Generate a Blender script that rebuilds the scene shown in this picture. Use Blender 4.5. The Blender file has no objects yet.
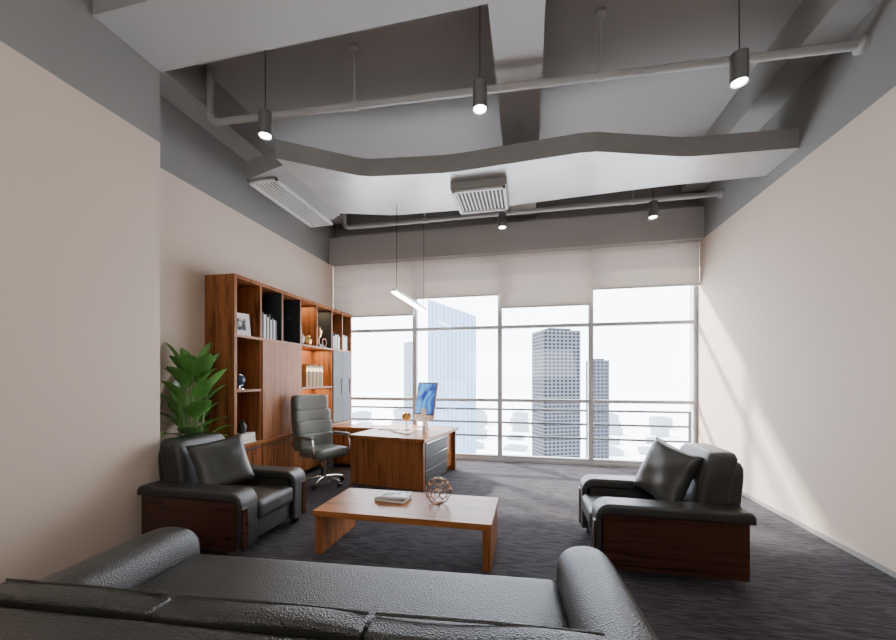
import bpy, bmesh, math, random
from mathutils import Vector, Matrix, Euler
random.seed(7)
S = bpy.context.scene
COL = S.collection
R = math.radians

# ------------------------------------------------------------------ materials
def newmat(name):
    m = bpy.data.materials.new(name); m.use_nodes = True
    nt = m.node_tree; b = nt.nodes['Principled BSDF']
    return m, nt, b
def N(nt, t, **kw):
    n = nt.nodes.new(t)
    for k, v in kw.items():
        if k.startswith('i_'):
            n.inputs[k[2:].replace('_', ' ')].default_value = v
        else: setattr(n, k, v)
    return n
def c4(c): return (c[0], c[1], c[2], 1)
def plain(name, col, rough=.6, metal=0, bump=0, bscale=200, var=0.0, emit=None, estr=0, spec=.5):
    m, nt, b = newmat(name)
    b.inputs['Base Color'].default_value = c4(col)
    b.inputs['Roughness'].default_value = rough
    b.inputs['Metallic'].default_value = metal
    b.inputs['Specular IOR Level'].default_value = spec
    tc = N(nt, 'ShaderNodeTexCoord')
    if var:
        n = N(nt, 'ShaderNodeTexNoise'); n.inputs['Scale'].default_value = 2.5
        nt.links.new(tc.outputs['Object'], n.inputs['Vector'])
        r = N(nt, 'ShaderNodeValToRGB')
        r.color_ramp.elements[0].color = c4([x*(1-var) for x in col]); r.color_ramp.elements[0].position=.3
        r.color_ramp.elements[1].color = c4([min(1, x*(1+var)) for x in col]); r.color_ramp.elements[1].position=.7
        nt.links.new(n.outputs[0], r.inputs[0]); nt.links.new(r.outputs[0], b.inputs['Base Color'])
    if bump:
        n = N(nt, 'ShaderNodeTexNoise'); n.inputs['Scale'].default_value = bscale
        nt.links.new(tc.outputs['Object'], n.inputs['Vector'])
        bp = N(nt, 'ShaderNodeBump'); bp.inputs['Strength'].default_value = bump; bp.inputs['Distance'].default_value = .01
        nt.links.new(n.outputs[0], bp.inputs['Height']); nt.links.new(bp.outputs[0], b.inputs['Normal'])
    if emit:
        b.inputs['Emission Color'].default_value = c4(emit); b.inputs['Emission Strength'].default_value = estr
    return m
def leather(name, col, rough=.36, vs=110, bs=.9, wr=.22):
    m, nt, b = newmat(name)
    b.inputs['Roughness'].default_value = rough
    tc = N(nt, 'ShaderNodeTexCoord')
    v = N(nt, 'ShaderNodeTexVoronoi'); v.inputs['Scale'].default_value = vs
    nz = N(nt, 'ShaderNodeTexNoise'); nz.inputs['Scale'].default_value = 4; nz.inputs['Detail'].default_value = 1
    nt.links.new(tc.outputs['Object'], v.inputs['Vector']); nt.links.new(tc.outputs['Object'], nz.inputs['Vector'])
    r = N(nt, 'ShaderNodeValToRGB')
    r.color_ramp.elements[0].color = c4([x*.8 for x in col]); r.color_ramp.elements[1].color = c4([x*1.25 for x in col])
    nt.links.new(nz.outputs[0], r.inputs[0]); nt.links.new(r.outputs[0], b.inputs['Base Color'])
    b1 = N(nt, 'ShaderNodeBump'); b1.inputs['Strength'].default_value = bs; b1.inputs['Distance'].default_value = .003
    b2 = N(nt, 'ShaderNodeBump'); b2.inputs['Strength'].default_value = wr; b2.inputs['Distance'].default_value = .02
    nt.links.new(v.outputs['Distance'], b1.inputs['Height']); nt.links.new(nz.outputs[0], b2.inputs['Height'])
    nt.links.new(b2.outputs[0], b1.inputs['Normal']); nt.links.new(b1.outputs[0], b.inputs['Normal'])
    return m
def wood(name, dark, light, axis='x', rough=.3, s=1.0, spec=.5):
    m, nt, b = newmat(name)
    b.inputs['Roughness'].default_value = rough; b.inputs['Specular IOR Level'].default_value = spec
    tc = N(nt, 'ShaderNodeTexCoord'); mp = N(nt, 'ShaderNodeMapping')
    sc = {'x': (.9, 17, 17), 'y': (17, .9, 17), 'z': (17, 17, .9)}[axis]
    mp.inputs['Scale'].default_value = [q*s for q in sc]
    n = N(nt, 'ShaderNodeTexNoise'); n.inputs['Scale'].default_value = 1; n.inputs['Detail'].default_value = 7
    n.inputs['Distortion'].default_value = 1.0; n.inputs['Roughness'].default_value = .65
    r = N(nt, 'ShaderNodeValToRGB')
    mid = [(dark[k]+light[k])/2*1.05 for k in range(3)]
    r.color_ramp.elements[0].color = c4([q*.7 for q in dark]); r.color_ramp.elements[0].position = .36
    r.color_ramp.elements[1].color = c4(light); r.color_ramp.elements[1].position = .64
    e = r.color_ramp.elements.new(.47); e.color = c4(mid)
    nt.links.new(tc.outputs['Object'], mp.inputs[0]); nt.links.new(mp.outputs[0], n.inputs['Vector'])
    nt.links.new(n.outputs[0], r.inputs[0]); nt.links.new(r.outputs[0], b.inputs['Base Color'])
    return m

M = {}
GREY = (.20, .196, .193)
def wallmat():
    m, nt, b = newmat('wall_paint')
    g = N(nt, 'ShaderNodeNewGeometry'); sx = N(nt, 'ShaderNodeSeparateXYZ')
    nt.links.new(g.outputs['Position'], sx.inputs[0])
    gt = N(nt, 'ShaderNodeMath', operation='GREATER_THAN'); gt.inputs[1].default_value = 3.94
    nt.links.new(sx.outputs['Z'], gt.inputs[0])
    mx = N(nt, 'ShaderNodeMix', data_type='RGBA')
    mx.inputs[6].default_value = (.545, .448, .372, 1); mx.inputs[7].default_value = c4(GREY)
    nt.links.new(gt.outputs[0], mx.inputs[0]); nt.links.new(mx.outputs[2], b.inputs['Base Color'])
    b.inputs['Roughness'].default_value = .8
    n = N(nt, 'ShaderNodeTexNoise'); n.inputs['Scale'].default_value = 60
    bp = N(nt, 'ShaderNodeBump'); bp.inputs['Strength'].default_value = .05; bp.inputs['Distance'].default_value=.005
    nt.links.new(g.outputs['Position'], n.inputs['Vector'])
    nt.links.new(n.outputs[0], bp.inputs['Height']); nt.links.new(bp.outputs[0], b.inputs['Normal'])
    return m
M['wall'] = wallmat()
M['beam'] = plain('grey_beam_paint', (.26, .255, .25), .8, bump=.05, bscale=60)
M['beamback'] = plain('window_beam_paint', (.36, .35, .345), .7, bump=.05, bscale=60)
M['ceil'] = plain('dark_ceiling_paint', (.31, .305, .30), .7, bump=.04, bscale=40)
M['beamlit'] = plain('lit_beam_tone', (.33, .325, .32), .8)  # beam grey made lighter: light on the undersides put into the colour
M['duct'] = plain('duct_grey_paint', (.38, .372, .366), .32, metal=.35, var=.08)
M['ductshade'] = plain('duct_side_shaded', (.235, .23, .226), .6, var=.03)  # darker copy of the duct grey, shade of the side faces painted in
M['pipe'] = plain('pipe_grey_paint', (.33, .325, .32), .5, var=.05)
M['vent'] = plain('vent_white', (.52, .51, .50), .5, var=.02)
M['dark'] = plain('dark_void', (.03, .03, .03), .7, var=.05)
M['leather'] = leather('black_leather', (.024, .024, .0225), .33, 220, .5)
M['sofaleather'] = leather('pebbled_leather', (.026, .026, .024), .33, 150, .95, .15)
M['leather2'] = leather('charcoal_leather', (.036, .038, .036), .33, 240, .3)
M['leather3'] = leather('grey_green_leather', (.105, .115, .103), .32, 240, .2, .4)
M['mahog'] = wood('dark_mahogany', (.038, .013, .009), (.058, .021, .014), 'x', .18)
M['oakx'] = wood('walnut_x', (.15, .048, .013), (.36, .142, .045), 'x', .3, spec=.2)
M['oaky'] = wood('walnut_y', (.15, .048, .013), (.36, .142, .045), 'y', .3, spec=.2)
M['oakz'] = wood('walnut_z', (.125, .040, .013), (.31, .120, .044), 'z', .42, spec=.18)
M['chrome'] = plain('chrome', (.75, .75, .75), .15, 1, var=.02)
M['dmetal'] = plain('dark_metal', (.09, .09, .09), .35, .8, var=.05)
M['lampbody'] = plain('lamp_graphite', (.22, .215, .21), .35, .8, var=.05)
M['greydoor'] = plain('grey_lacquer', (.04, .041, .044), .5, var=.03, spec=.15)
M['greydoor2'] = plain('mid_grey_lacquer', (.10, .104, .112), .5, var=.03, spec=.12)
M['frame'] = plain('window_frame_grey', (.42, .43, .45), .45, .1, var=.03)
M['rail'] = plain('rail_grey', (.17, .175, .185), .45, .2, var=.03)
M['black'] = plain('black_plastic', (.015, .015, .015), .4, var=.05)
M['white'] = plain('white_paint', (.75, .75, .73), .5, var=.02)
M['gold'] = plain('brass', (.6, .38, .14), .3, .9, var=.05)
M['bronze'] = plain('bronze', (.33, .2, .12), .35, .9, var=.1)
M['soil'] = plain('soil', (.04, .025, .015), .9, bump=.5, bscale=80)
M['pot'] = plain('ceramic_pot', (.5, .5, .48), .3, var=.03)
M['leaf'] = plain('leaf_green', (.10, .27, .06), .25, var=.5)
M['stem'] = plain('stem_green', (.12, .22, .06), .5, var=.2)
M['glow'] = plain('lamp_glow', (1, 1, 1), .5, emit=(1, .97, .93), estr=40)
M['base'] = plain('baseboard_grey', (.22, .21, .20), .6, var=.03)

def carpet():
    m, nt, b = newmat('carpet')
    b.inputs['Roughness'].default_value = .95; b.inputs['Specular IOR Level'].default_value = .1
    g = N(nt, 'ShaderNodeNewGeometry')
    mp = N(nt, 'ShaderNodeMapping'); mp.inputs['Scale'].default_value = (6, 62, 1)
    nt.links.new(g.outputs['Position'], mp.inputs[0])
    n = N(nt, 'ShaderNodeTexNoise'); n.inputs['Scale'].default_value = 1.0; n.inputs['Detail'].default_value = 2; n.inputs['Distortion'].default_value = .8
    nt.links.new(mp.outputs[0], n.inputs['Vector'])
    r = N(nt, 'ShaderNodeValToRGB')
    r.color_ramp.elements[0].color = (.032, .029, .033, 1); r.color_ramp.elements[0].position = .36
    r.color_ramp.elements[1].color = (.085, .079, .086, 1); r.color_ramp.elements[1].position = .64
    nt.links.new(n.outputs[0], r.inputs[0]); nt.links.new(r.outputs[0], b.inputs['Base Color'])
    n2 = N(nt, 'ShaderNodeTexNoise'); n2.inputs['Scale'].default_value = 220
    nt.links.new(g.outputs['Position'], n2.inputs['Vector'])
    bp = N(nt, 'ShaderNodeBump'); bp.inputs['Strength'].default_value = .4; bp.inputs['Distance'].default_value = .005
    nt.links.new(n2.outputs[0], bp.inputs['Height']); nt.links.new(bp.outputs[0], b.inputs['Normal'])
    return m
M['carpet'] = carpet()
def shade_mat():
    m, nt, b = newmat('roman_shade_fabric')
    b.inputs['Base Color'].default_value = (.64, .60, .57, 1); b.inputs['Roughness'].default_value = .9
    tr = N(nt, 'ShaderNodeBsdfTranslucent'); tr.inputs[0].default_value = (.66, .61, .57, 1)
    n = N(nt, 'ShaderNodeTexNoise'); n.inputs['Scale'].default_value = 300
    bp = N(nt, 'ShaderNodeBump'); bp.inputs['Strength'].default_value = .2; bp.inputs['Distance'].default_value=.003
    nt.links.new(n.outputs[0], bp.inputs['Height']); nt.links.new(bp.outputs[0], b.inputs['Normal'])
    mx = N(nt, 'ShaderNodeMixShader'); mx.inputs[0].default_value = .30
    out = nt.nodes['Material Output']
    nt.links.new(b.outputs[0], mx.inputs[1]); nt.links.new(tr.outputs[0], mx.inputs[2]); nt.links.new(mx.outputs[0], out.inputs[0])
    return m
M['shade'] = shade_mat()
def glass_mat():
    m, nt, b = newmat('window_glass')
    t = N(nt, 'ShaderNodeBsdfTransparent'); t.inputs[0].default_value = (.97, .985, 1, 1)
    gl = N(nt, 'ShaderNodeBsdfGlossy'); gl.inputs['Roughness'].default_value = .02
    mx = N(nt, 'ShaderNodeMixShader'); mx.inputs[0].default_value = .04
    nt.links.new(t.outputs[0], mx.inputs[1]); nt.links.new(gl.outputs[0], mx.inputs[2])
    nt.links.new(mx.outputs[0], nt.nodes['Material Output'].inputs[0])
    return m
M['glass'] = glass_mat()
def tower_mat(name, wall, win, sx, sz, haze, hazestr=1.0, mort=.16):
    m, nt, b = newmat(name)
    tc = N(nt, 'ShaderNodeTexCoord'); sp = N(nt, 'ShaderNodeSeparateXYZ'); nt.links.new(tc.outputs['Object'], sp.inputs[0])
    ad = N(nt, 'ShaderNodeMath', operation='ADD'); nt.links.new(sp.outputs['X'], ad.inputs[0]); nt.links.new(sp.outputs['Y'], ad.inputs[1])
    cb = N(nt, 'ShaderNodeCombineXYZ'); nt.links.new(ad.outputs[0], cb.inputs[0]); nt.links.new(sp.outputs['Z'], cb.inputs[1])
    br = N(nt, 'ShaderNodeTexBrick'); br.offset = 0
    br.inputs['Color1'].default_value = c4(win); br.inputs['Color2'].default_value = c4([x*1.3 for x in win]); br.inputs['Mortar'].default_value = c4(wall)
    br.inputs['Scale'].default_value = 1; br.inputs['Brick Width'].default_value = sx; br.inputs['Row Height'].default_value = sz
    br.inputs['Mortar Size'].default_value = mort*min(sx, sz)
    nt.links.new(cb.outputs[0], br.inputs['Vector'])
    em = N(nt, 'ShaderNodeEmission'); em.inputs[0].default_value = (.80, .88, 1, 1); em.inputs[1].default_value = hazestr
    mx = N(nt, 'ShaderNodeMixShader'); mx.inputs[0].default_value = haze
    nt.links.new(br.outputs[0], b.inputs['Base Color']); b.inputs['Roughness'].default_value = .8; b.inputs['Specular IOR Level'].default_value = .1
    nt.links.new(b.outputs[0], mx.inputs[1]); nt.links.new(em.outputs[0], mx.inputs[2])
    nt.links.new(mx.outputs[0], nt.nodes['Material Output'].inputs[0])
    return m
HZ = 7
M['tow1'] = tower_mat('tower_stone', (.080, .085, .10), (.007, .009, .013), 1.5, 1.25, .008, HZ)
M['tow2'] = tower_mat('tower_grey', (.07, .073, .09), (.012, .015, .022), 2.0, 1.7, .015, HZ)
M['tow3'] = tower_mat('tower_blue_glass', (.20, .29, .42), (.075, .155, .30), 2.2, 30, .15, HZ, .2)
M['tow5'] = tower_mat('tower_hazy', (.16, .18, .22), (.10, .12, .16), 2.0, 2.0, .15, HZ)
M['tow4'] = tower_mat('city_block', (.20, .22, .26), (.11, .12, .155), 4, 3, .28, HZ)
M['ground'] = plain('city_ground', (.80, .81, .83), .9, var=.08)  # near-white so the colour carries haze and bounces light upward

# ------------------------------------------------------------------ mesh helpers
def finish(o, mat, parent, smooth=True, ang=40, wn=False):
    me = o.data
    if mat is not None:
        for mm in (mat if isinstance(mat, (list, tuple)) else [mat]): me.materials.append(mm)
    if smooth:
        for p in me.polygons: p.use_smooth = True
        try: me.set_sharp_from_angle(angle=R(ang))
        except Exception: pass
        if wn:
            mod = o.modifiers.new('wn', 'WEIGHTED_NORMAL'); mod.keep_sharp = True
    COL.objects.link(o)
    if parent: o.parent = parent
    return o
def top(o, label, category, group=None):
    o['label'] = label; o['category'] = category
    if group: o['group'] = group
    return o
def struct(o): o['kind'] = 'structure'; return o
def thing(name, loc, label, category, rot=0, group=None):
    e = bpy.data.objects.new(name, None); e.empty_display_size = .1
    COL.objects.link(e); e.location = loc
    e.rotation_euler = (0, 0, R(rot)) if not isinstance(rot, (tuple, list)) else rot
    return top(e, label, category, group)
def bm_box(bm, x0, x1, y0, y1, z0, z1, mi=0, bevel=0, seg=2):
    mt = Matrix.Translation(((x0+x1)/2, (y0+y1)/2, (z0+z1)/2)) @ Matrix.Diagonal((abs(x1-x0), abs(y1-y0), abs(z1-z0), 1))
    g = bmesh.ops.create_cube(bm, size=1, matrix=mt)
    fs = set(); es = set()
    for v in g['verts']:
        for f in v.link_faces: fs.add(f)
        for e in v.link_edges: es.add(e)
    for f in fs: f.material_index = mi
    if bevel:
        bmesh.ops.bevel(bm, geom=list(es), offset=bevel, segments=seg, affect='EDGES', profile=.5)
def boxes(name, lst, mat, parent=None, bevel=0, seg=2, loc=(0, 0, 0), rot=(0, 0, 0)):
    bm = bmesh.new()
    for b in lst: bm_box(bm, *b[:6], mi=(b[6] if len(b) > 6 else 0), bevel=bevel, seg=seg)
    me = bpy.data.meshes.new(name); bm.to_mesh(me); bm.free()
    o = bpy.data.objects.new(name, me); o.location = loc; o.rotation_euler = rot
    return finish(o, mat, parent, smooth=bevel > 0, wn=bevel > 0)
def box(name, x0, x1, y0, y1, z0, z1, mat, parent=None, bevel=0, seg=2, loc=(0, 0, 0), rot=(0, 0, 0)):
    return boxes(name, [(x0, x1, y0, y1, z0, z1)], mat, parent, bevel, seg, loc, rot)
def mesh_from(name, vs, fs, mat, parent=None, loc=(0, 0, 0), rot=(0, 0, 0), smooth=True, ang=40, fixn=True, wn=False):
    bm = bmesh.new(); bv = [bm.verts.new(v) for v in vs]
    for f in fs:
        try: bm.faces.new([bv[i] for i in f])
        except ValueError: pass
    bmesh.ops.remove_doubles(bm, verts=bm.verts, dist=1e-5)
    if fixn: bmesh.ops.recalc_face_normals(bm, faces=bm.faces)
    me = bpy.data.meshes.new(name); bm.to_mesh(me); bm.free()
    o = bpy.data.objects.new(name, me); o.location = loc; o.rotation_euler = rot
    return finish(o, mat, parent, smooth, ang, wn)
def softbox(name, x0, x1, y0, y1, z0, z1, mat, parent=None, p=5, n=14, loc=(0, 0, 0), rot=(0, 0, 0), warp=None):
    cx, cy, cz = (x0+x1)/2, (y0+y1)/2, (z0+z1)/2
    hx, hy, hz = (x1-x0)/2, (y1-y0)/2, (z1-z0)/2
    vs = []; fs = []
    def add(ax, s):
        base = len(vs)
        for i in range(n+1):
            for j in range(n+1):
                u = math.tan((-1+2*i/n)*math.pi/4*.98)/math.tan(math.pi/4*.98); w = math.tan((-1+2*j/n)*math.pi/4*.98)/math.tan(math.pi/4*.98)
                c = [0, 0, 0]; c[ax] = s; c[(ax+1) % 3] = u; c[(ax+2) % 3] = w
                L = sum(abs(k)**p for k in c)**(1/p)
                q = [k/L for k in c]
                v = [cx+q[0]*hx, cy+q[1]*hy, cz+q[2]*hz]
                if warp: v = warp(v)
                vs.append(v)
        for i in range(n):
            for j in range(n):
                a = base+i*(n+1)+j
                fs.append((a, a+1, a+n+2, a+n+1) if s > 0 else (a, a+n+1, a+n+2, a+1))
    for ax in range(3):
        for s in (-1, 1): add(ax, s)
    return mesh_from(name, vs, fs, mat, parent, loc, rot, ang=80)
def rbox(name, x0, x1, y0, y1, z0, z1, r, mat, parent=None, loc=(0, 0, 0), rot=(0, 0, 0), warp=None, cuts=8, puff=0):
    vs = []; fs = []
    def samples(a, b):
        L = b-a; rr = min(r, L/2-1e-4)
        s = [a+rr*(1-math.cos(math.pi/2*i/5)) for i in range(6)]
        m = [a+rr+(L-2*rr)*i/cuts for i in range(1, cuts)]
        return s+m+[b-(q-a) for q in s[::-1]]
    dims = [(x0, x1), (y0, y1), (z0, z1)]
    SS = [samples(*d) for d in dims]
    def proj(v):
        c = [min(max(v[k], dims[k][0]+min(r, (dims[k][1]-dims[k][0])/2)), dims[k][1]-min(r, (dims[k][1]-dims[k][0])/2)) for k in range(3)]
        d = Vector([v[k]-c[k] for k in range(3)])
        if d.length > 1e-7: d = d.normalized()*r
        rr = [min(r, (dims[k][1]-dims[k][0])/2) for k in range(3)]
        o = [c[k]+(d[k]/r*rr[k] if r else 0) for k in range(3)]
        if puff:
            u = [(o[k]-(dims[k][0]+dims[k][1])/2)/((dims[k][1]-dims[k][0])/2) for k in range(3)]
            o[2] += puff*(1-u[0]**4)*(1-u[1]**2)*max(0, u[2])
        return warp(o) if warp else o
    for ax in range(3):
        a1, a2 = (ax+1) % 3, (ax+2) % 3
        for s in (0, 1):
            base = len(vs); n1, n2 = len(SS[a1]), len(SS[a2])
            for i in range(n1):
                for j in range(n2):
                    v = [0, 0, 0]; v[ax] = dims[ax][s]; v[a1] = SS[a1][i]; v[a2] = SS[a2][j]
                    vs.append(proj(v))
            for i in range(n1-1):
                for j in range(n2-1):
                    a = base+i*n2+j
                    f = (a, a+n2, a+n2+1, a+1)
                    fs.append(f if s else f[::-1])
    return mesh_from(name, vs, fs, mat, parent, loc, rot, ang=80)
def pillow(name, sx, sy, t, mat, parent=None, loc=(0, 0, 0), rot=(0, 0, 0), n=18):
    vs = []; fs = []
    for side in (1, -1):
        base = len(vs)
        for i in range(n+1):
            for j in range(n+1):
                u = -1+2*i/n; w = -1+2*j/n
                x = sx/2*u*(1-.07*(1-w*w)); y = sy/2*w*(1-.07*(1-u*u))
                h = t/2*(max(0, (1-u**4))*max(0, (1-w**4)))**.45
                h *= 1+.06*math.sin(5*u+3*w)+.03*math.sin(9*w-4*u)
                vs.append((x, y, side*(h+.002*(1 if abs(u) < 1 and abs(w) < 1 else 0))))
        for i in range(n):
            for j in range(n):
                a = base+i*(n+1)+j
                fs.append((a, a+n+1, a+n+2, a+1) if side > 0 else (a, a+1, a+n+2, a+n+1))
    return mesh_from(name, vs, fs, mat, parent, loc, rot, ang=85)
def prism(name, prof, axis, a, b, mat, parent=None, bevel=0, seg=3, loc=(0, 0, 0), rot=(0, 0, 0), ang=40, sidemat=None):
    def mk(p, t):
        if axis == 'y': return (p[0], t, p[1])
        if axis == 'x': return (t, p[0], p[1])
        return (p[0], p[1], t)
    n = len(prof)
    bm = bmesh.new()
    A = [bm.verts.new(mk(p, a)) for p in prof]; B = [bm.verts.new(mk(p, b)) for p in prof]
    f1 = bm.faces.new(A); f2 = bm.faces.new(B[::-1])
    for i in range(n):
        f = bm.faces.new((A[i], B[i], B[(i+1) % n], A[(i+1) % n]))
        if sidemat: f.material_index = 1
    bmesh.ops.recalc_face_normals(bm, faces=bm.faces)
    if bevel:
        es = [e for e in bm.edges if any(f in (f1, f2) for f in e.link_faces)]
        bmesh.ops.bevel(bm, geom=es, offset=bevel, segments=seg, affect='EDGES', profile=.5, clamp_overlap=True)
    me = bpy.data.meshes.new(name); bm.to_mesh(me); bm.free()
    o = bpy.data.objects.new(name, me); o.location = loc; o.rotation_euler = rot
    return finish(o, [mat, sidemat] if sidemat else mat, parent, True, ang, wn=bevel > 0)
def tube_data(paths, r, n=10):
    vs = []; fs = []
    for pts in paths:
        pts = [Vector(p) for p in pts]; base = len(vs); up = None
        for i, p in enumerate(pts):
            if i == 0: d = pts[1]-p
            elif i == len(pts)-1: d = p-pts[i-1]
            else: d = (pts[i+1]-p).normalized()+(p-pts[i-1]).normalized()
            d.normalize()
            if up is None:
                up = Vector((0, 0, 1)) if abs(d.z) < .9 else Vector((1, 0, 0))
            s = d.cross(up).normalized(); up = s.cross(d).normalized()
            for k in range(n):
                a = 2*math.pi*k/n
                vs.append(p+s*r*math.cos(a)+up*r*math.sin(a))
        m = len(pts)
        for i in range(m-1):
            for k in range(n):
                a = base+i*n+k; b = base+i*n+(k+1) % n
                fs.append((a, b, b+n, a+n))
        fs.append([base+k for k in range(n)][::-1]); fs.append([base+(m-1)*n+k for k in range(n)])
    return vs, fs
def tube(name, paths, r, mat, parent=None, n=10, loc=(0, 0, 0), rot=(0, 0, 0)):
    if not isinstance(paths[0][0], (tuple, list, Vector)): paths = [paths]
    vs, fs = tube_data(paths, r, n)
    return mesh_from(name, [tuple(v) for v in vs], fs, mat, parent, loc, rot)
def lathe(name, prof, mat, parent=None, n=28, loc=(0, 0, 0), rot=(0, 0, 0)):
    vs = []; fs = []
    for r, z in prof:
        for k in range(n):
            a = 2*math.pi*k/n; vs.append((r*math.cos(a), r*math.sin(a), z))
    for i in range(len(prof)-1):
        for k in range(n):
            a = i*n+k; b = i*n+(k+1) % n; fs.append((a, b, b+n, a+n))
    fs.append([k for k in range(n)][::-1]); fs.append([(len(prof)-1)*n+k for k in range(n)])
    return mesh_from(name, vs, fs, mat, parent, loc, rot)
def arc(cx, cz, r, a0, a1, n=6):
    return [(cx+r*math.cos(R(a0+(a1-a0)*i/n)), cz+r*math.sin(R(a0+(a1-a0)*i/n))) for i in range(n+1)]
def copy_thing(root, loc, rotz=None, label=None):
    r2 = root.copy(); COL.objects.link(r2); r2.location = loc
    if rotz is not None: r2.rotation_euler = (0, 0, R(rotz))
    if label: r2['label'] = label
    for c in list(root.children):
        c2 = c.copy(); COL.objects.link(c2); c2.parent = r2
        for g in list(c.children):
            g2 = g.copy(); COL.objects.link(g2); g2.parent = c2
    return r2

# ------------------------------------------------------------------ room shell
XL, XR, YW, ZC = -4.0, 2.88, 7.28, 5.15
XF, YF = -3.58, 3.04
struct(box('floor', XL-.3, XR+.3, -2.6, YW+.15, -.12, 0, M['carpet']))
struct(box('ceiling', XL-.3, XR+.3, -2.6, YW+.3, ZC, ZC+.15, M['ceil']))
struct(prism('wall_left', [(XL, YW+.3), (XL, YF), (XF, YF), (XF, -2.6), (XL-.3, -2.6), (XL-.3, YW+.3)], 'z', -.02, ZC, M['wall'], ang=20))
struct(box('wall_right', XR, XR+.25, -2.6, YW+.3, -.02, ZC, M['wall']))
struct(box('wall_back', XF, XR, -2.75, -2.6, -.02, ZC, M['wall']))
struct(box('wall_front', XL, XR, YW+.02, YW+.3, 3.94, ZC, M['beam']))
struct(box('trim_1', XL, XR, 7.0, YW+.02, 3.94, 4.47, M['beamback']))
struct(box('trim_2', XL, XR, 2.45, 3.05, 4.65, ZC, M['beamlit']))
struct(box('trim_3', -.32, .14, 3.05, YW+.02, 4.65, ZC, M['beamlit']))
struct(box('trim_4', XL, XR, -.2, .4, 4.6, ZC, M['beam']))
struct(box('trim_5', XR-.35, XR, 3.05, 7.02, 4.75, ZC, M['beam']))
struct(box('trim_6', XL, XL+.35, 3.05, 7.02, 4.75, ZC, M['beam']))
struct(box('baseboard_right', XR-.012, XR, -2.6, YW, 0, .045, M['base']))
struct(box('baseboard_left', XL, XL+.012, YF, YW, 0, .045, M['base']))
struct(box('trim_7', XL, XR, YW-.06, YW+.12, 0, .05, M['frame']))

# windows
mull = [-3.98, -2.24, -.53, 1.13, 2.86]
for i in range(4):
    a, b = mull[i], mull[i+1]
    fr = .042
    L = [(a, a+fr, YW-.03, YW+.07, .05, 3.94), (b-fr, b, YW-.03, YW+.07, .05, 3.94),
         (a+fr, b-fr, YW-.03, YW+.07, .05, .11), (a+fr, b-fr, YW-.03, YW+.07, 2.55, 2.61),
         (a+fr, b-fr, YW-.03, YW+.07, 1.14, 1.20), (a+fr, b-fr, YW-.03, YW+.07, 3.87, 3.94)]
    w = struct(boxes('window_%d' % (i+1), L, M['frame']))
    g = box('glass_pane', a+fr, b-fr, YW+.015, YW+.025, .11, 3.87, M['glass'], w)
rl = thing('balcony_railing', (0, YW+.2, -.1), 'grey metal railing with horizontal bars outside the windows', 'railing')
for z in (.98, .72, .45): box('rail', -3.98, 2.86, -.015, .015, z+.08, z+.12, M['rail'], rl)
for x in (-3.96, -2.26, -.55, 1.11, 2.84): box('post', x-.02, x+.02, -.02, .02, 0, 1.08, M['rail'], rl)
struct(box('trim_8', XL-.3, XR+.3, YW+.15, YW+.6, -.25, -.1, M['beam']))

def shade(x0, x1, zb, name='roman_shade'):
    zt = 3.94; n = 60
    fold = .32
    front = []
    for i in range(n+1):
        z = zt+(zb-zt)*i/n
        ph = ((z-zb)/fold) % 1
        y = -.014*(1-ph)**2-.004
        front.append((y, z))
    back = [(.008, p[1]) for p in (front[0], front[-1])][::-1]
    o = prism(name, front+back, 'x', x0, x1, M['shade'], loc=(0, 7.17, 0), ang=60)
    box('bottom_bar', x0, x1, -.03, .0, zb-.012, zb+.02, M['shade'], o)
    top(o, 'off-white fabric roman shade hanging above the window', 'window shade', 'row of roman shades')
shade(-3.98, -2.242, 2.86); shade(-2.238, -.532, 3.18); shade(-.528, 1.128, 2.93); shade(1.132, 2.87, 3.2)

# ------------------------------------------------------------------ ducts & pipes
def chaikin(pts, it=1, q=.07):
    for _ in range(it):
        out = [pts[0]]
        for i in range(len(pts)-1):
            a, b = pts[i], pts[i+1]
            if i > 0: out.append((a[0]+(b[0]-a[0])*q, a[1]+(b[1]-a[1])*q))
            if i < len(pts)-2: out.append((a[0]+(b[0]-a[0])*(1-q), a[1]+(b[1]-a[1])*(1-q)))
        out.append(pts[-1]); pts = out
    return pts
front = chaikin([(-2.81, 3.75), (-1.98, 4.33), (-.93, 4.46), (.67, 4.36), (1.75, 4.7), (2.88, 4.77)])
rear = chaikin([(2.88, 5.35), (1.75, 5.35), (.67, 5.42), (-.33, 5.5), (-2.0, 5.45), (-2.81, 5.2)])
dp = front+rear
duct = thing('air_duct', (-3, 4.5, 4.1), 'grey flat ventilation duct with angled bends under the ceiling', 'air duct')
prism('duct_body', [(p[0]+3, p[1]-4.5) for p in dp], 'z', 0, .22, M['duct'], duct, ang=5, sidemat=M['ductshade'])
prism('end_box', [(-.48, -.42), (.19, -.62), (.19, .75), (-.48, 1.12)], 'z', -.005, .215, M['ductshade'], duct, ang=15)
def vent(name, x0, x1, y0, y1, z, along, label):
    t = thing(name, ((x0+x1)/2, (y0+y1)/2, z), label, 'vent')
    hx, hy = (x1-x0)/2, (y1-y0)/2
    L = [(-hx, hx, -hy, -hy+.03, -.03, 0), (-hx, hx, hy-.03, hy, -.03, 0), (-hx, -hx+.03, -hy, hy, -.03, 0), (hx-.03, hx, -hy, hy, -.03, 0)]
    boxes('vent_frame', L, M['vent'], t)
    S2 = []
    st = .05
    n = int((hx*2-.06)/st)
    for i in range(n):
        x = -hx+.05+i*st
        S2.append((x-.008, x+.008, -hy+.03, hy-.03, -.02, -.005))
    boxes('slats', S2, M['vent'], t)
    box('vent_throat', -hx+.03, hx-.03, -hy+.03, hy-.03, -.005, 0, M['dark'], t)
    return t
vent('air_vent', -3.47, -3.06, 4.1, 5.5, 4.09, 'y', 'long white slatted air vent under the duct')
box('duct_outlet', -.97, -.26, 4.68, 5.36, 4.0, 4.12, M['ductshade'], duct, loc=(3, -4.5, -4.1))
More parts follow.
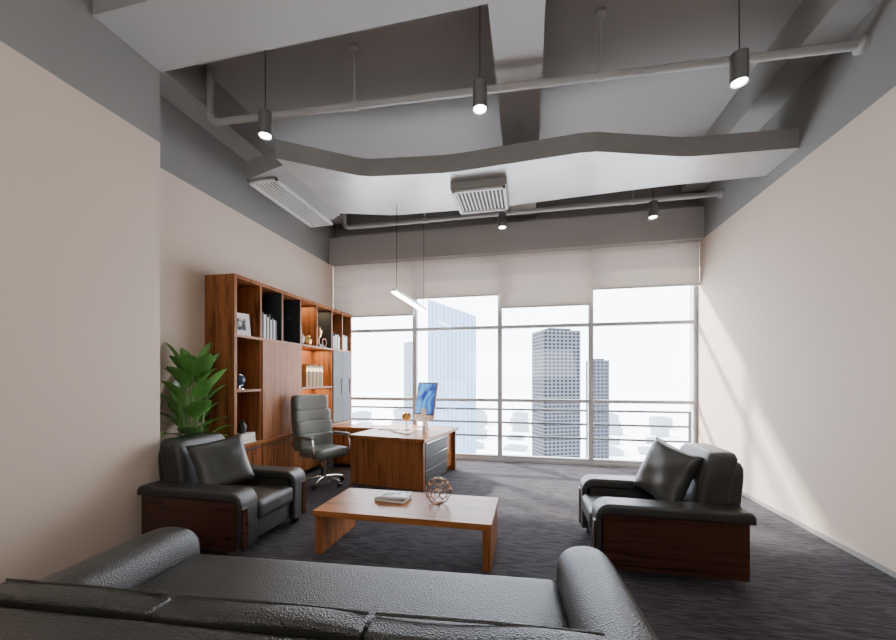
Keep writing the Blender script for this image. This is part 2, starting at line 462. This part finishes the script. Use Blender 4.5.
vent('air_vent', -.95, -.28, 4.70, 5.34, 4.0, 'y', 'square white slatted ceiling vent below the duct')

def pipe_path(pts, rr=.12, n=6):
    out = [Vector(pts[0])]
    for i in range(1, len(pts)-1):
        p, a, b = Vector(pts[i]), Vector(pts[i-1]), Vector(pts[i+1])
        pa = p+(a-p).normalized()*rr; pb = p+(b-p).normalized()*rr
        for k in range(n+1):
            t = k/n
            out.append((1-t)**2*pa+2*t*(1-t)*p+t*t*pb)
    out.append(Vector(pts[-1])); return out
def pipe(name, pts, r, hangers, label):
    o = Vector(pts[0])
    t = thing(name, tuple(o), label, 'pipe')
    P = [Vector(p)-o for p in pts]
    tube('pipe_body', pipe_path(P), r, M['pipe'], t, n=14)
    for h in hangers:
        hv = Vector(h)-o
        zt = ZC-h[2]
        tube('hanger_rod', [hv, hv+Vector((0, 0, zt-.0))], .014, M['pipe'], t)
        lathe('pipe_clamp', [(.04, -.03), (.047, -.03), (.047, .03), (.04, .03)], M['pipe'], t, n=16, loc=hv, rot=(0, R(90), 0))
        lathe('flange', [(.055, 0), (.055, .03), (.02, .05)], M['pipe'], t, n=16, loc=hv+Vector((0, 0, zt)), rot=(R(180), 0, 0))
    lathe('wall_flange', [(.07, 0), (.07, .03), (.04, .05)], M['pipe'], t, n=16, loc=P[-1], rot=(0, R(-90), 0))
    return t
def lerp(a, b, t): return tuple(a[i]+(b[i]-a[i])*t for i in range(3))
A, B = (-3.56, 3.62, 4.52), (XR, 3.98, 4.53)
pipe('sprinkler_pipe', [(A[0], A[1], ZC), A, B], .036, [lerp(A, B, .27), lerp(A, B, .66)], 'grey painted sprinkler pipe running under the ceiling')
A2, B2 = (-3.35, 6.42, 4.40), (XR, 6.42, 4.40)
pipe('sprinkler_pipe', [(A2[0], A2[1], ZC), A2, B2], .038, [lerp(A2, B2, .25), lerp(A2, B2, .8)], 'thin grey sprinkler pipe near the windows')

# ------------------------------------------------------------------ pendants
def spotlamp(loc, zt):
    t = thing('pendant_spotlight', loc, 'dark cylindrical pendant spotlight hanging on a thin cord', 'pendant light', group='pendant spotlights')
    lathe('lamp_shade', [(.0, .24), (.045, .24), (.064, .232), (.064, 0), (.058, 0), (.056, .03), (0, .03)], M['lampbody'], t)
    lathe('lamp_glow_disc', [(.052, .012), (.052, .018)], M['glow'], t)
    tube('cord', [(0, 0, .24), (0, 0, zt-loc[2])], .005, M['black'], t, n=6)
    lathe('canopy', [(.05, 0), (.05, .03)], M['lampbody'], t, loc=(0, 0, zt-loc[2]-.03))
    return t
for l in [(1.68, 3.47, 4.0), (-.42, 3.33, 4.0), (-2.55, 3.25, 4.0), (1.83, 6.11, 4.0), (-.4, 6.02, 4.0)]:
    spotlamp(l, ZC)
    ld = bpy.data.lights.new('spot_bulb', 'SPOT'); ld.energy = 60; ld.spot_size = R(75); ld.spot_blend = .8; ld.shadow_soft_size = .05; ld.color = (1, .93, .85)
    lo = bpy.data.objects.new('spot_bulb', ld); COL.objects.link(lo); lo.location = (l[0], l[1], l[2]-.02)
lp = thing('linear_pendant_light', (-1.86, 5.86, 2.83), 'slim white linear pendant light hanging above the desk', 'pendant light')
box('lamp_housing', -.035, .035, -.84, .84, 0, .05, M['white'], lp, bevel=.004)
box('diffuser', -.033, .033, -.83, .83, -.02, 0, M['glow'], lp)
for y in (-.72, .72):
    tube('cord', [(0, y, .05), (0, y, (ZC-2.83) if y > 0 else (4.098-2.83))], .004, M['black'], lp, n=6)

# ------------------------------------------------------------------ armchair
def arm_profile(x0, x1, h, th, fth, zb, r):
    p = [(x0, h-th), (x0, h-.03), (x0+.03, h)]
    p += arc(x1-r, h-r, r, 90, 0, 7)
    p += [(x1, zb), (x1-fth, zb)]
    p += arc(x1-fth-.04, h-th-.04, .04, 0, 90, 4)
    return p
LE = M['leather']
ac = thing('armchair', (-2.975, 3.27, 0), 'black leather armchair with dark mahogany side panels beside the plant', 'armchair', 0, 'pair of leather armchairs')
def build_armchair(t):
    prof = arm_profile(-.57, .55, .60, .09, .05, .10, .11)
    for s in (1, -1):
        a, b = (.27, .495) if s > 0 else (-.495, -.27)
        prism('arm_pad', prof, 'y', a, b, LE, t, bevel=.035, seg=4)
        a, b = (.43, .475) if s > 0 else (-.475, -.43)
        box('side_panel', -.53, .495, a, b, .085, .515, M['mahog'], t, bevel=.006)
        a, b = (.41, .475) if s > 0 else (-.475, -.41)
        box('front_trim', .535, .562, a, b, .10, .46, M['mahog'], t, bevel=.005)
        a, b = (.29, .43) if s > 0 else (-.43, -.29)
        box('arm_core', -.5, .47, a, b, .10, .52, LE, t)
        for x in (-.46, .44):
            box('leg', x-.05, x+.05, s*.445-.015, s*.445+.015, 0, .10, M['chrome'], t, bevel=.003)
    box('seat_base', -.5, .5, -.285, .285, .10, .3, LE, t, bevel=.02, seg=3)
    rbox('seat_cushion', -.32, .56, -.268, .268, .28, .46, .05, LE, t, puff=.02)
    def w(v):
        x, y, z = v; k = (z-.4)
        return [x-.16*k+.03*math.sin(math.pi*k/.6), y, z]
    softbox('backrest', -.48, -.24, -.31, .31, .36, 1.0, LE, t, p=8, warp=w)
    def w2(v): return [v[0]-.1*(v[2]-.14), v[1], v[2]]
    softbox('back_shell', -.54, -.36, -.27, .27, .1, .92, LE, t, p=9, warp=w2)
build_armchair(ac)
ac2 = copy_thing(ac, (1.08, 3.65, 0), 180, 'black leather armchair with dark mahogany side panels facing the coffee table')

def orient(normal, roll=0):
    n = Vector(normal).normalized()
    q = n.to_track_quat('Z', 'Y')
    return (q.to_matrix() @ Matrix.Rotation(R(roll), 3, 'Z')).to_euler()
p1 = pillow('cushion', .52, .52, .17, M['leather2'], loc=(-3.02, 3.22, .74), rot=orient((.8, -.45, .42), 8))
top(p1, 'square dark leather cushion leaning on an armchair backrest', 'cushion', 'armchair cushions')
p2 = pillow('cushion', .50, .52, .17, M['leather2'], loc=(1.19, 3.64, .76), rot=orient((-.80, -.48, .36), -12))
top(p2, 'square dark leather cushion leaning on an armchair backrest', 'cushion', 'armchair cushions')

# ------------------------------------------------------------------ sofa
SL = M['sofaleather']
sf = thing('sofa', (-.90, 1.60, 0), 'long black pebbled leather sofa with rounded arms and back cushions', 'sofa', 4)
def armwarp(v):
    x, y, z = v
    k = max(0, (y-.35)/.3); z -= .02*k*k*max(0, (z-.2))/.42
    return [x, y, z]
rbox('arm_pad', -1.56, -1.20, -.58, .67, .10, .62, .15, SL, sf, warp=armwarp)
rbox('arm_pad', 1.10, 1.41, -.58, .67, .10, .655, .14, SL, sf, warp=armwarp)
for a, b in ((-1.575, -1.55), (1.40, 1.425)):
    box('side_panel', a, b, -.45, .5, .12, .42, M['mahog'], sf, bevel=.005)
box('seat_base', -1.19, 1.09, -.5, .52, .12, .3, SL, sf, bevel=.02)
rbox('seat_cushion', -1.21, 1.11, -.46, .56, .27, .46, .06, SL, sf, puff=.012, cuts=14)
def wb(v):
    k = v[2]-.14
    return [v[0], v[1]-.08*k, v[2]]
rbox('back_frame', -1.53, 1.34, -.70, -.475, .14, .782, .05, SL, sf, warp=wb, cuts=14)
for a, b in [(-1.19, -.43), (-.425, .345), (.35, 1.12)]:
    rbox('back_cushion', a, b, -.48, -.375, .42, .79, .018, SL, sf, warp=lambda v: [v[0], v[1]-.12*(v[2]-.42)+.005*math.sin(9*v[0]), v[2]+.006*math.sin(7*v[0]+1)], puff=.006, cuts=12)
    tube('piping', [[(a+.01, -.419, .789), ((a+b)/2, -.419, .794), (b-.01, -.419, .789)]], .006, SL, sf, n=8)
for x in (-1.4, 1.25):
    for y in (-.45, .5): lathe('leg', [(.03, 0), (.035, .12)], M['chrome'], sf, loc=(x, y, 0))

# ------------------------------------------------------------------ coffee table
ct = thing('coffee_table', (-1.10, 3.42, 0), 'rectangular walnut coffee table with slab legs', 'coffee table')
box('table_top', -.81, .81, -.36, .36, .345, .40, M['oakx'], ct, bevel=.004)
box('apron', -.70, .70, -.25, .25, .30, .345, M['oakx'], ct, bevel=.003)
for s in (-1, 1): box('leg', s*.765-.035, s*.765+.035, -.34, .34, 0, .345, M['oakz'], ct, bevel=.004)
page = plain('pages', (.7, .68, .62), .8, var=.05)
def book(name, w, d, h, col, loc, rot=(0, 0, 0), label=None, group=None):
    cm = plain('book_cover', col, .5, var=.1)
    t = thing(name, loc, label or 'hardback book', 'book', rot, group)
    boxes('cover', [(-w/2, w/2, -d/2, d/2, 0, .003), (-w/2, w/2, -d/2, d/2, h-.003, h), (-w/2, -w/2+.003, -d/2, d/2, .003, h-.003)], cm, t)
    box('pages', -w/2+.004, w/2-.004, -d/2+.004, d/2-.004, .003, h-.003, page, t)
    return t
book('book', .31, .20, .03, (.05, .05, .055), (-1.30, 3.50, .40), (0, 0, R(-6)), 'dark-covered book lying on the coffee table')
b2 = book('magazine', .30, .19, .022, (.45, .47, .5), (-1.29, 3.51, .43), (0, 0, R(4)), 'grey-and-white magazine lying on a dark book')
def coverart():
    m, nt, b = newmat('cover_picture')
    tc = N(nt, 'ShaderNodeTexCoord'); n = N(nt, 'ShaderNodeTexNoise'); n.inputs['Scale'].default_value = 14
    r = N(nt, 'ShaderNodeValToRGB'); r.color_ramp.elements[0].color = (.03, .04, .06, 1); r.color_ramp.elements[1].color = (.6, .62, .6, 1)
    r.color_ramp.elements[0].position = .42; r.color_ramp.elements[1].position = .55
    nt.links.new(tc.outputs['Object'], n.inputs['Vector']); nt.links.new(n.outputs[0], r.inputs[0]); nt.links.new(r.outputs[0], b.inputs['Base Color'])
    return m
M['art'] = coverart()
box('cover_picture', -.11, .12, -.07, .07, .022, .0228, M['art'], b2)
def wire_ball(loc, r):
    bm = bmesh.new(); bmesh.ops.create_icosphere(bm, subdivisions=2, radius=r)
    paths = []
    cents = {f: f.calc_center_median().normalized()*r for f in bm.faces}
    for e in bm.edges:
        a, b = e.link_faces; paths.append([tuple(cents[a]), tuple(cents[b])])
    bm.free()
    zmin = min(min(p[0][2], p[1][2]) for p in paths)
    o = tube('geometric_wire_ornament', paths, .0045, M['bronze'], None, n=6, loc=(loc[0], loc[1], loc[2]-zmin+.0045))
    return top(o, 'bronze geometric wire ball ornament on the coffee table', 'ornament')
wire_ball((-.84, 3.48, .40), .125)

# ------------------------------------------------------------------ bookcase
BX, BY = XL+.005, 3.98
bc = thing('bookcase', (BX, BY, 0), 'tall walnut bookcase with open shelves, wooden doors and grey doors', 'bookcase')
D = .435; H = 2.9; T = .03; W = 3.16
ys = [0, .50, .96, 1.42, 1.90, 2.40, 2.80, W]
L = [(0, D, 0, .045, 0, H), (0, D, W-.045, W, 0, H), (0, D, .045, W-.045, H-.045, H)]
L += [(0, D-.02, y-T/2, y+T/2, .75, H-.045) for y in (ys[1], ys[3], ys[5])]
L += [(0, D-.02, y-T/2, y+T/2, 2.15, H-.045) for y in (ys[2], ys[4], ys[6])]
boxes('body', L, M['oakz'], bc)
box('back_panel', 0, .012, .045, W-.045, .0, H-.045, M['oakz'], bc)
box('grey_back_panel', .012, .02, ys[1]+.015, W-.045, 2.15, H-.045, M['greydoor'], bc)
box('shelf', .012, D-.01, .045, W-.045, 2.12, 2.15, M['oaky'], bc)
box('shelf', .012, D-.01, .045, ys[1]-.015, 1.42, 1.45, M['oaky'], bc)
box('shelf', .012, D-.01, ys[3]+.015, ys[5]-.015, 1.42, 1.45, M['oaky'], bc)
box('counter', 0, D+.03, .045, W-.045, .72, .75, M['oaky'], bc)
box('plinth', 0, D-.05, .045, W-.045, 0, .08, M['black'], bc)
box('door', D-.02, D, ys[1]+.01, ys[3]-.01, .755, 2.115, M['oakz'], bc)
for k in (1, 2, 4, 6):
    if k < 6: box('grey_niche_lining', .02, D-.022, ys[k+1]-.022, ys[k+1]-.015, 2.152, H-.047, M['greydoor'], bc)
    box('grey_niche_lining', .02, D-.022, ys[k]+.015, ys[k]+.022, 2.152, H-.047, M['greydoor'], bc)
for a, b in ((ys[5]+.02, 2.77), (2.78, W-.05)):
    d = box('door', D-.02, D, a, b, .755, 2.115, M['greydoor2'], bc)
    box('handle', D, D+.015, b-.05, b-.04, 1.3, 1.6, M['dmetal'], d)
yy = [.05, .50, .96, 1.42, 1.90, 2.40, 2.80, W-.05]
for i in range(7):
    d = box('door', D-.02, D, yy[i]+.004, yy[i+1]-.004, .09, .71, M['oakz'], bc)
    box('handle', D, D+.012, yy[i]+.06, yy[i+1]-.06, .66, .675, M['dmetal'], d)
def strip(y, z, sy, e):
    ld = bpy.data.lights.new('niche_strip_light', 'AREA'); ld.shape = 'RECTANGLE'; ld.size = .3; ld.size_y = sy; ld.energy = e; ld.color = (1, .72, .42)
    lo = bpy.data.objects.new('niche_strip_light', ld); COL.objects.link(lo); lo.location = (BX+.2, BY+y, z)
strip(1.91, 2.11, .85, 14); strip(1.91, 1.41, .85, 10); strip(1.66, 2.84, .4, 4); strip(2.14, 2.84, .4, 4)

def upbook(name, y, z, w, h, col, d=.2, lean=0, group=None, label='upright hardback book on a bookcase shelf', xo=.3, band=None):
    cm = plain('book_cover', col, .5, var=.08, spec=.2)
    t = thing(name, (BX+xo, BY+y, z), label, 'book', 0, group)
    t.rotation_euler = (R(lean), 0, 0)
    boxes('cover', [(-d/2, d/2, 0, .003, 0, h), (-d/2, d/2, w-.003, w, 0, h), (d/2-.003, d/2, .003, w-.003, 0, h)], cm, t)
    box('pages', -d/2+.003, d/2-.004, .003, w-.003, .004, h-.006, page, t)
    if band: box('spine_band', d/2, d/2+.001, .002, w-.002, h*.70, h*.86, band, t)
    return t
y = ys[1]+.04
cols = [(.02, .02, .03), (.6, .6, .58), (.03, .05, .09), (.5, .48, .45), (.02, .02, .02), (.65, .62, .58), (.05, .05, .06), (.5, .51, .53)]
for i in range(9):
    w = random.choice([.028, .035, .04]); h = random.uniform(.28, .36)
    upbook('book', y, 2.151, w, h, cols[i % 8], group='books on the top shelf'); y += w+.004
y = ys[3]+.16
goldband = plain('gold_band', (.75, .55, .25), .35, .6, var=.05)
for i in range(9):
    upbook('book', y, 1.451, .046, .36+.02*(i % 2), [(.34, .21, .08), (.16, .085, .03)][i % 2], group='gold-spined books on the middle shelf', label='tan and gold spined book standing on a shelf', band=goldband, xo=.31); y += .058
y = ys[5]+.05
for i in range(7):
    w = random.choice([.03, .04]); upbook('book', y, 2.151, w, random.uniform(.24, .32), random.choice(cols), group='books beside the ornaments'); y += w+.003
y = ys[6]+.04
for i in range(5):
    w = random.choice([.03, .04]); upbook('book', y, 2.151, w, random.uniform(.24, .32), random.choice(cols), group='books beside the ornaments'); y += w+.003
for i in range(3):
    book('book', .2, .27, .04, [(.7, .68, .65), (.5, .12, .08), (.75, .75, .72)][i], (BX+.32, BY+.26, .751+.041*i), (0, 0, R(3*i)), 'book lying in a stack on the bookcase counter', 'stacked books on the counter')
vs0 = lathe('small_vase', [(.03, 0), (.055, .04), (.06, .09), (.03, .14), (.035, .16), (.028, .16)], M['black'], None, loc=(BX+.32, BY+.26, .875)); top(vs0, 'small black vase standing on stacked books', 'vase')
pf = thing('picture_frame', (BX+.33, BY+.25, 2.156), 'small white picture frame standing on a shelf', 'picture frame')
pf.rotation_euler = (0, R(-8), R(-15))
boxes('frame', [(-.01, .01, -.12, -.10, 0, .3), (-.01, .01, .10, .12, 0, .3), (-.01, .01, -.1, .1, 0, .02), (-.01, .01, -.1, .1, .28, .3)], M['white'], pf)
box('picture', -.006, .006, -.1, .1, .02, .28, M['white'], pf)
box('print', .006, .0065, -.06, .06, .07, .23, M['art'], pf)
def vase(name, y, z, prof, mat, label, x=.3):
    o = lathe(name, prof, mat, None, loc=(BX+x, BY+y, z)); return top(o, label, 'vase')
vase('vase', ys[3]+.15, 2.151, [(.04, 0), (.07, .06), (.075, .12), (.03, .2), (.022, .27), (.032, .30), (.028, .30), (.018, .27)], plain('glaze_grey', (.3, .32, .33), .2, var=.1), 'grey glazed bottle vase on a shelf')
vase('vase', ys[3]+.35, 2.151, [(.05, 0), (.08, .05), (.08, .1), (.05, .15), (.055, .17), (.045, .17), (.04, .15)], M['gold'], 'squat golden vase on a shelf')
tr = thing('trophy', (BX+.33, BY+2.08, 2.151), 'golden trophy on a dark base', 'trophy')
box('base', -.05, .05, -.05, .05, 0, .05, M['black'], tr, bevel=.004)
lathe('cup', [(.03, .05), (.012, .08), (.012, .15), (.05, .2), (.065, .3), (.06, .3), (.045, .21)], M['gold'], tr)
lathe('ball', [(.001, .29), (.03, .3), (.042, .33), (.03, .36), (.001, .372)], M['gold'], tr)
tr2 = thing('ring_ornament', (BX+.33, BY+2.27, 2.151), 'dark ring-shaped ornament on a small stand', 'ornament')
box('base', -.03, .03, -.05, .05, 0, .03, M['black'], tr2)
tube('ring', [(0, .07*math.cos(a*math.pi/8), .1+.07*math.sin(a*math.pi/8)) for a in range(17)], .012, M['bronze'], tr2)
gl = thing('desk_globe', (BX+.33, BY+.2, 1.451), 'small dark globe on a chrome stand', 'globe')
lathe('base', [(.06, 0), (.06, .012), (.01, .02), (.01, .05)], M['chrome'], gl)
lathe('sphere', [(.07*math.sin(R(a))+.0005, .12-.07*math.cos(R(a))) for a in range(0, 181, 15)], plain('globe_blue', (.03, .06, .12), .3, var=.6), gl)
tube('meridian', [(0, .08*math.cos(R(a)), .12+.08*math.sin(R(a))) for a in range(-90, 91, 15)], .005, M['chrome'], gl)

# ------------------------------------------------------------------ desk
dk = thing('desk', (-1.44, 5.08, 0), 'large walnut executive desk with dark side drawers', 'desk', -9)
box('desk_top', -1.24, .03, -.03, 1.4, .69, .74, M['oaky'], dk, bevel=.004)
box('end_panel', -1.22, 0, 0, .045, 0, .69, M['oakz'], dk)
box('end_panel', -1.22, 0, 1.3, 1.345, 0, .69, M['oakz'], dk)
box('left_support', -1.22, -1.17, .045, .6, 0, .69, M['oakz'], dk)
box('pedestal', -.6, -.02, .06, .95, .06, .68, M['greydoor'], dk)
for i in range(3):
    z0 = .08+i*.2
    d = box('drawer', -.02, -.0, .07, .94, z0, z0+.19, M['greydoor'], dk, bevel=.003)
    box('handle', 0, .010, .1, .91, z0+.178, z0+.184, M['chrome'], d)
box('modesty_panel', -.1, -.06, .96, 1.3, .1, .69, M['oaky'], dk)
rt = thing('side_credenza', (-3.03, 6.38, 0), 'low walnut credenza attached between desk and bookcase', 'credenza')
box('counter_top', -.46, .45, -.22, .22, .68, .72, M['oakx'], rt, bevel=.003)
box('body', -.43, .42, -.2, .2, .06, .68, M['oakz'], rt)
for a, b in ((-.43, -.02), (-.01, .42)):
    d = box('door', a+.01, b, -.215, -.2, .08, .66, M['oakz'], rt); box('handle', b-.05, b-.04, -.225, -.215, .3, .45, M['chrome'], d)
box('plinth', -.42, .4, -.18, .18, 0, .06, M['black'], rt)

mo = thing('computer_monitor', (-1.72, 6.0, .74), 'white desktop computer monitor with a blue swirl screen', 'monitor')
mo.rotation_euler = (0, 0, R(-38))
silver = plain('white_aluminium', (.75, .75, .76), .3, .2, var=.02)
def screen_mat():
    m, nt, b = newmat('blue_screen')
    tc = N(nt, 'ShaderNodeTexCoord'); n = N(nt, 'ShaderNodeTexNoise'); n.inputs['Scale'].default_value = 2.2; n.inputs['Distortion'].default_value = 2.5; n.inputs['Detail'].default_value = 0
    r = N(nt, 'ShaderNodeValToRGB'); r.color_ramp.elements[0].color = (.005, .04, .35, 1); r.color_ramp.elements[1].color = (.08, .45, 1, 1)
    r.color_ramp.elements[0].position = .35; r.color_ramp.elements[1].position = .65
    nt.links.new(tc.outputs['Object'], n.inputs['Vector']); nt.links.new(n.outputs[0], r.inputs[0])
    b.inputs['Base Color'].default_value = (.0, .0, .0, 1); b.inputs['Roughness'].default_value = .6
    nt.links.new(r.outputs[0], b.inputs['Emission Color']); b.inputs['Emission Strength'].default_value = 1.5
    return m
box('foot', -.1, .1, -.09, .09, 0, .008, silver, mo, bevel=.003)
prism('stand', [(.07, .005), (.085, .005), (.03, .25), (.03, .35), (.018, .35), (.018, .25)], 'x', -.07, .07, silver, mo)
tilt = (R(-9), 0, R(0))
box('casing', -.27, .27, -.012, .014, .15, .80, silver, mo, bevel=.006, rot=tilt)
box('bezel', -.255, .255, -.0145, -.012, .25, .785, M['black'], mo, rot=tilt)
box('screen', -.24, .24, -.016, -.0145, .265, .77, screen_mat(), mo, rot=tilt)
dg = thing('desk_globe', (-1.98, 5.95, .74), 'small brass globe on a white stand on the desk', 'globe')
lathe('base', [(.06, 0), (.06, .015), (.012, .03), (.012, .14)], M['white'], dg)
lathe('sphere', [(.08*math.sin(R(a))+.0005, .22-.08*math.cos(R(a))) for a in range(0, 181, 15)], M['gold'], dg)
kb = box('keyboard', -.2, .2, -.06, .06, 0, .015, M['white'], None, bevel=.003, loc=(-1.95, 5.6, .74), rot=(0, 0, R(-38)))
top(kb, 'white slim computer keyboard on the desk', 'keyboard')
ph = thing('pen_holder', (-1.60, 5.7, .74), 'white pen holder with pens on the desk', 'pen holder')
lathe('cup', [(.035, 0), (.035, .1), (.03, .1), (.03, .01)], M['white'], ph)
for a in range(3): tube('pen', [(.01*a-.01, 0, .02), (.03*a-.03, .02*a, .17)], .004, M['black'], ph, n=6)
pa = box('document_stack', -.15, .15, -.105, .105, 0, .012, page, None, loc=(-2.3, 5.95, .74), rot=(0, 0, R(-15)))
top(pa, 'stack of white papers on the desk', 'papers')

# ------------------------------------------------------------------ office chair (faces +x local)
oc = thing('office_chair', (-3.0, 5.11, 0), 'grey-green leather high-back executive chair with chrome arms', 'office chair', -24)
LG = M['leather3']
rbox('seat', -.26, .27, -.27, .27, .42, .56, .06, LG, oc, puff=.02)
zz = [.53, .74, .93, 1.10, 1.32]
for i in range(4):
    k = (zz[i]-.53)/.7
    x = -.27-.10*k
    ww = [.29, .31, .31, .29][i]
    softbox('back_pad', x-.07, x+.075, -ww, ww, zz[i]-.005, zz[i+1]+.02, LG, oc, p=8, n=14, warp=lambda v: [v[0]-.10*(v[2]-.9)*.8+.3*v[1]*v[1], v[1], v[2]])
prism('back_shell', [(-.35, .5), (-.30, .5), (-.40, 1.26), (-.46, 1.26), (-.43, .9)], 'y', -.27, .27, LG, oc, bevel=.01)
for s in (1, -1):
    tube('armrest_frame', pipe_path([(-.34, s*.31, .58), (-.27, s*.32, .72), (.18, s*.32, .72), (.22, s*.32, .5), (.0, s*.26, .44)], .05, 5), .016, M['chrome'], oc)
    softbox('armrest_pad', -.2, .18, s*.32-.035, s*.32+.035, .715, .76, LG, oc, p=4, n=8)
lathe('column', [(.03, .1), (.03, .3), (.045, .3), (.045, .43)], M['chrome'], oc)
bs = []
for i in range(5):
    a = R(72*i+10)
    bs.append([(0, 0, .12), (.16*math.cos(a), .16*math.sin(a), .105), (.3*math.cos(a), .3*math.sin(a), .075)])
    lathe('caster', [(.012, -.02), (.028, -.02), (.03, 0), (.028, .02), (.012, .02)], M['black'], oc, n=14, loc=(.3*math.cos(a), .3*math.sin(a), .03), rot=(R(90), 0, a))
tube('star_base', bs, .02, M['chrome'], oc)

# ------------------------------------------------------------------ plant
pl = thing('potted_plant', (-3.78, 3.60, 0), 'leafy green broad-leaved plant in a ceramic pot', 'plant')
lathe('pot', [(.12, 0), (.16, .1), (.17, .34), (.175, .36), (.155, .36), (.15, .33)], M['pot'], pl)
lathe('soil', [(.15, .31), (.15, .33)], M['soil'], pl)
vs = []; fs = []; stems = []
def clampv(v): return (max(v[0], -.205), min(v[1], .365), v[2])
def leaf(base, dirv, L, W, droop):
    d = Vector(dirv).normalized(); side = d.cross(Vector((0, 0, 1))).normalized()
    n = 10; b0 = len(vs); p = Vector(base); st = L/n; cur = d.copy()
    for i in range(n+1):
        t = i/n
        w = W*.5*math.sin(math.pi*t**.85)**.65 if 0 < t < 1 else .001
        upv = side.cross(cur).normalized()
        for q, u in ((-1, .22), (-.5, .06), (0, 0), (.5, .06), (1, .22)):
            vs.append(clampv(tuple(p+side*w*q+upv*w*u)))
        p = p+cur*st; cur = (cur+Vector((0, 0, -droop/n))).normalized()
    for i in range(n):
        for k in range(4):
            a = b0+i*5+k; fs.append((a, a+1, a+6, a+5))
NL = 34
for i in range(NL):
    f = i/NL
    ang = i*2.399+random.uniform(-.5, .5)
    sp = random.uniform(.02, .19)
    hgt = .86+.90*f+random.uniform(-.06, .06)
    st0 = Vector((.06+sp*math.cos(ang), -.05+sp*.7*math.sin(ang), hgt))
    dv = Vector((math.cos(ang), math.sin(ang), .45+1.3*f+random.uniform(-.1, .35)))
    if dv.x < -.1: dv.x *= .5
    if dv.y > .3: dv.y *= .6
    L = random.uniform(.27, .36)
    leaf(st0, dv, L, random.uniform(.17, .22), random.uniform(.2, .9))
    stems.append([tuple(Vector((st0.x*.25, st0.y*.25, .33))), tuple(Vector((st0.x*.55, st0.y*.55, .33+(hgt-.33)*.6))), tuple(st0)])
mesh_from('foliage', vs, fs, M['leaf'], pl, ang=60, fixn=False)
tube('stems', stems, .006, M['stem'], pl, n=6)

# ------------------------------------------------------------------ outside city
struct(box('ground', -900, 900, 20, 1500, -61, -60, M['ground']))
def tower(name, cx, cy, w, d, h, rot, mat, label, slant=0, group=None):
    z0 = -60
    t = thing(name, (cx, cy, z0), label, 'building', rot, group)
    hw, hd = w/2, d/2
    vs = [(-hw, -hd, 0), (hw, -hd, 0), (hw, hd, 0), (-hw, hd, 0), (-hw, -hd, h-z0+slant), (hw, -hd, h-z0), (hw, hd, h-z0), (-hw, hd, h-z0+slant)]
    mesh_from('facade', vs, [(0, 1, 2, 3), (4, 5, 6, 7), (0, 1, 5, 4), (1, 2, 6, 5), (2, 3, 7, 6), (3, 0, 4, 7)], mat, t, smooth=False)
    if not slant:
        box('roof_block', -hw*.6, hw*.6, -hd*.6, hd*.6, h-z0, h-z0+.03*w+.5, mat, t)
    return t
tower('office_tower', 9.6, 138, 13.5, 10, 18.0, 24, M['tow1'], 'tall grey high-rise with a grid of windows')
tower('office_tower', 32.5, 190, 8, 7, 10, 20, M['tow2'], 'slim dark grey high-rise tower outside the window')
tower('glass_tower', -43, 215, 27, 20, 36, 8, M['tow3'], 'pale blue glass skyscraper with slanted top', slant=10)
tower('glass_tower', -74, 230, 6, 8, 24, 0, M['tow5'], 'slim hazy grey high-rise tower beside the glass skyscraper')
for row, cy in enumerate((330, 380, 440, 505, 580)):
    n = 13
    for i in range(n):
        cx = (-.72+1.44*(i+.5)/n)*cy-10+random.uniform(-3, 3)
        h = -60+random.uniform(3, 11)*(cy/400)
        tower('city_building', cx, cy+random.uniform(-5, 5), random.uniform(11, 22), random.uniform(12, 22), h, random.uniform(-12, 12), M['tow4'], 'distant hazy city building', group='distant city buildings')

# ------------------------------------------------------------------ lights / world
w = bpy.data.worlds.new('World'); S.world = w; w.use_nodes = True
bg = w.node_tree.nodes['Background']; bg.inputs[0].default_value = (.91, .94, 1, 1); bg.inputs[1].default_value = 12
sd = bpy.data.lights.new('sun', 'SUN'); sd.energy = 22.0; sd.angle = R(4.5); sd.color = (1, .94, .86)
so = bpy.data.objects.new('sun', sd); COL.objects.link(so)
so.rotation_euler = Vector((1.12, -1, -1.05)).to_track_quat('-Z', 'Y').to_euler()
def area(name, loc, tgt, sx, sy, e, col=(1, 1, 1)):
    ld = bpy.data.lights.new(name, 'AREA'); ld.shape = 'RECTANGLE'; ld.size = sx; ld.size_y = sy; ld.energy = e; ld.color = col
    lo = bpy.data.objects.new(name, ld); COL.objects.link(lo); lo.location = loc
    lo.rotation_euler = (Vector(tgt)-Vector(loc)).to_track_quat('-Z', 'Y').to_euler()
    return lo
area('fill_uplight', (-.4, -1.2, 2.2), (-.3, 2.4, 5.1), 4.5, 1.5, 85, (1, .95, .9))  # added fill behind the camera to brighten ceiling, no real fixture
area('fill_overhead', (-.4, -.8, 4.4), (-.4, 1.5, .8), 4, 1.5, 55, (1, .94, .88))  # added fill, unseen above the camera, lifts the foreground

# ------------------------------------------------------------------ camera
cd = bpy.data.cameras.new('camera'); co = bpy.data.objects.new('camera', cd); COL.objects.link(co)
co.location = (0, 0, 1.6); co.rotation_euler = (R(90), 0, R(12.07))
cd.sensor_width = 36; cd.lens = 374/896*36; cd.shift_y = 58/896; cd.clip_start = .05; cd.clip_end = 3000
S.camera = co
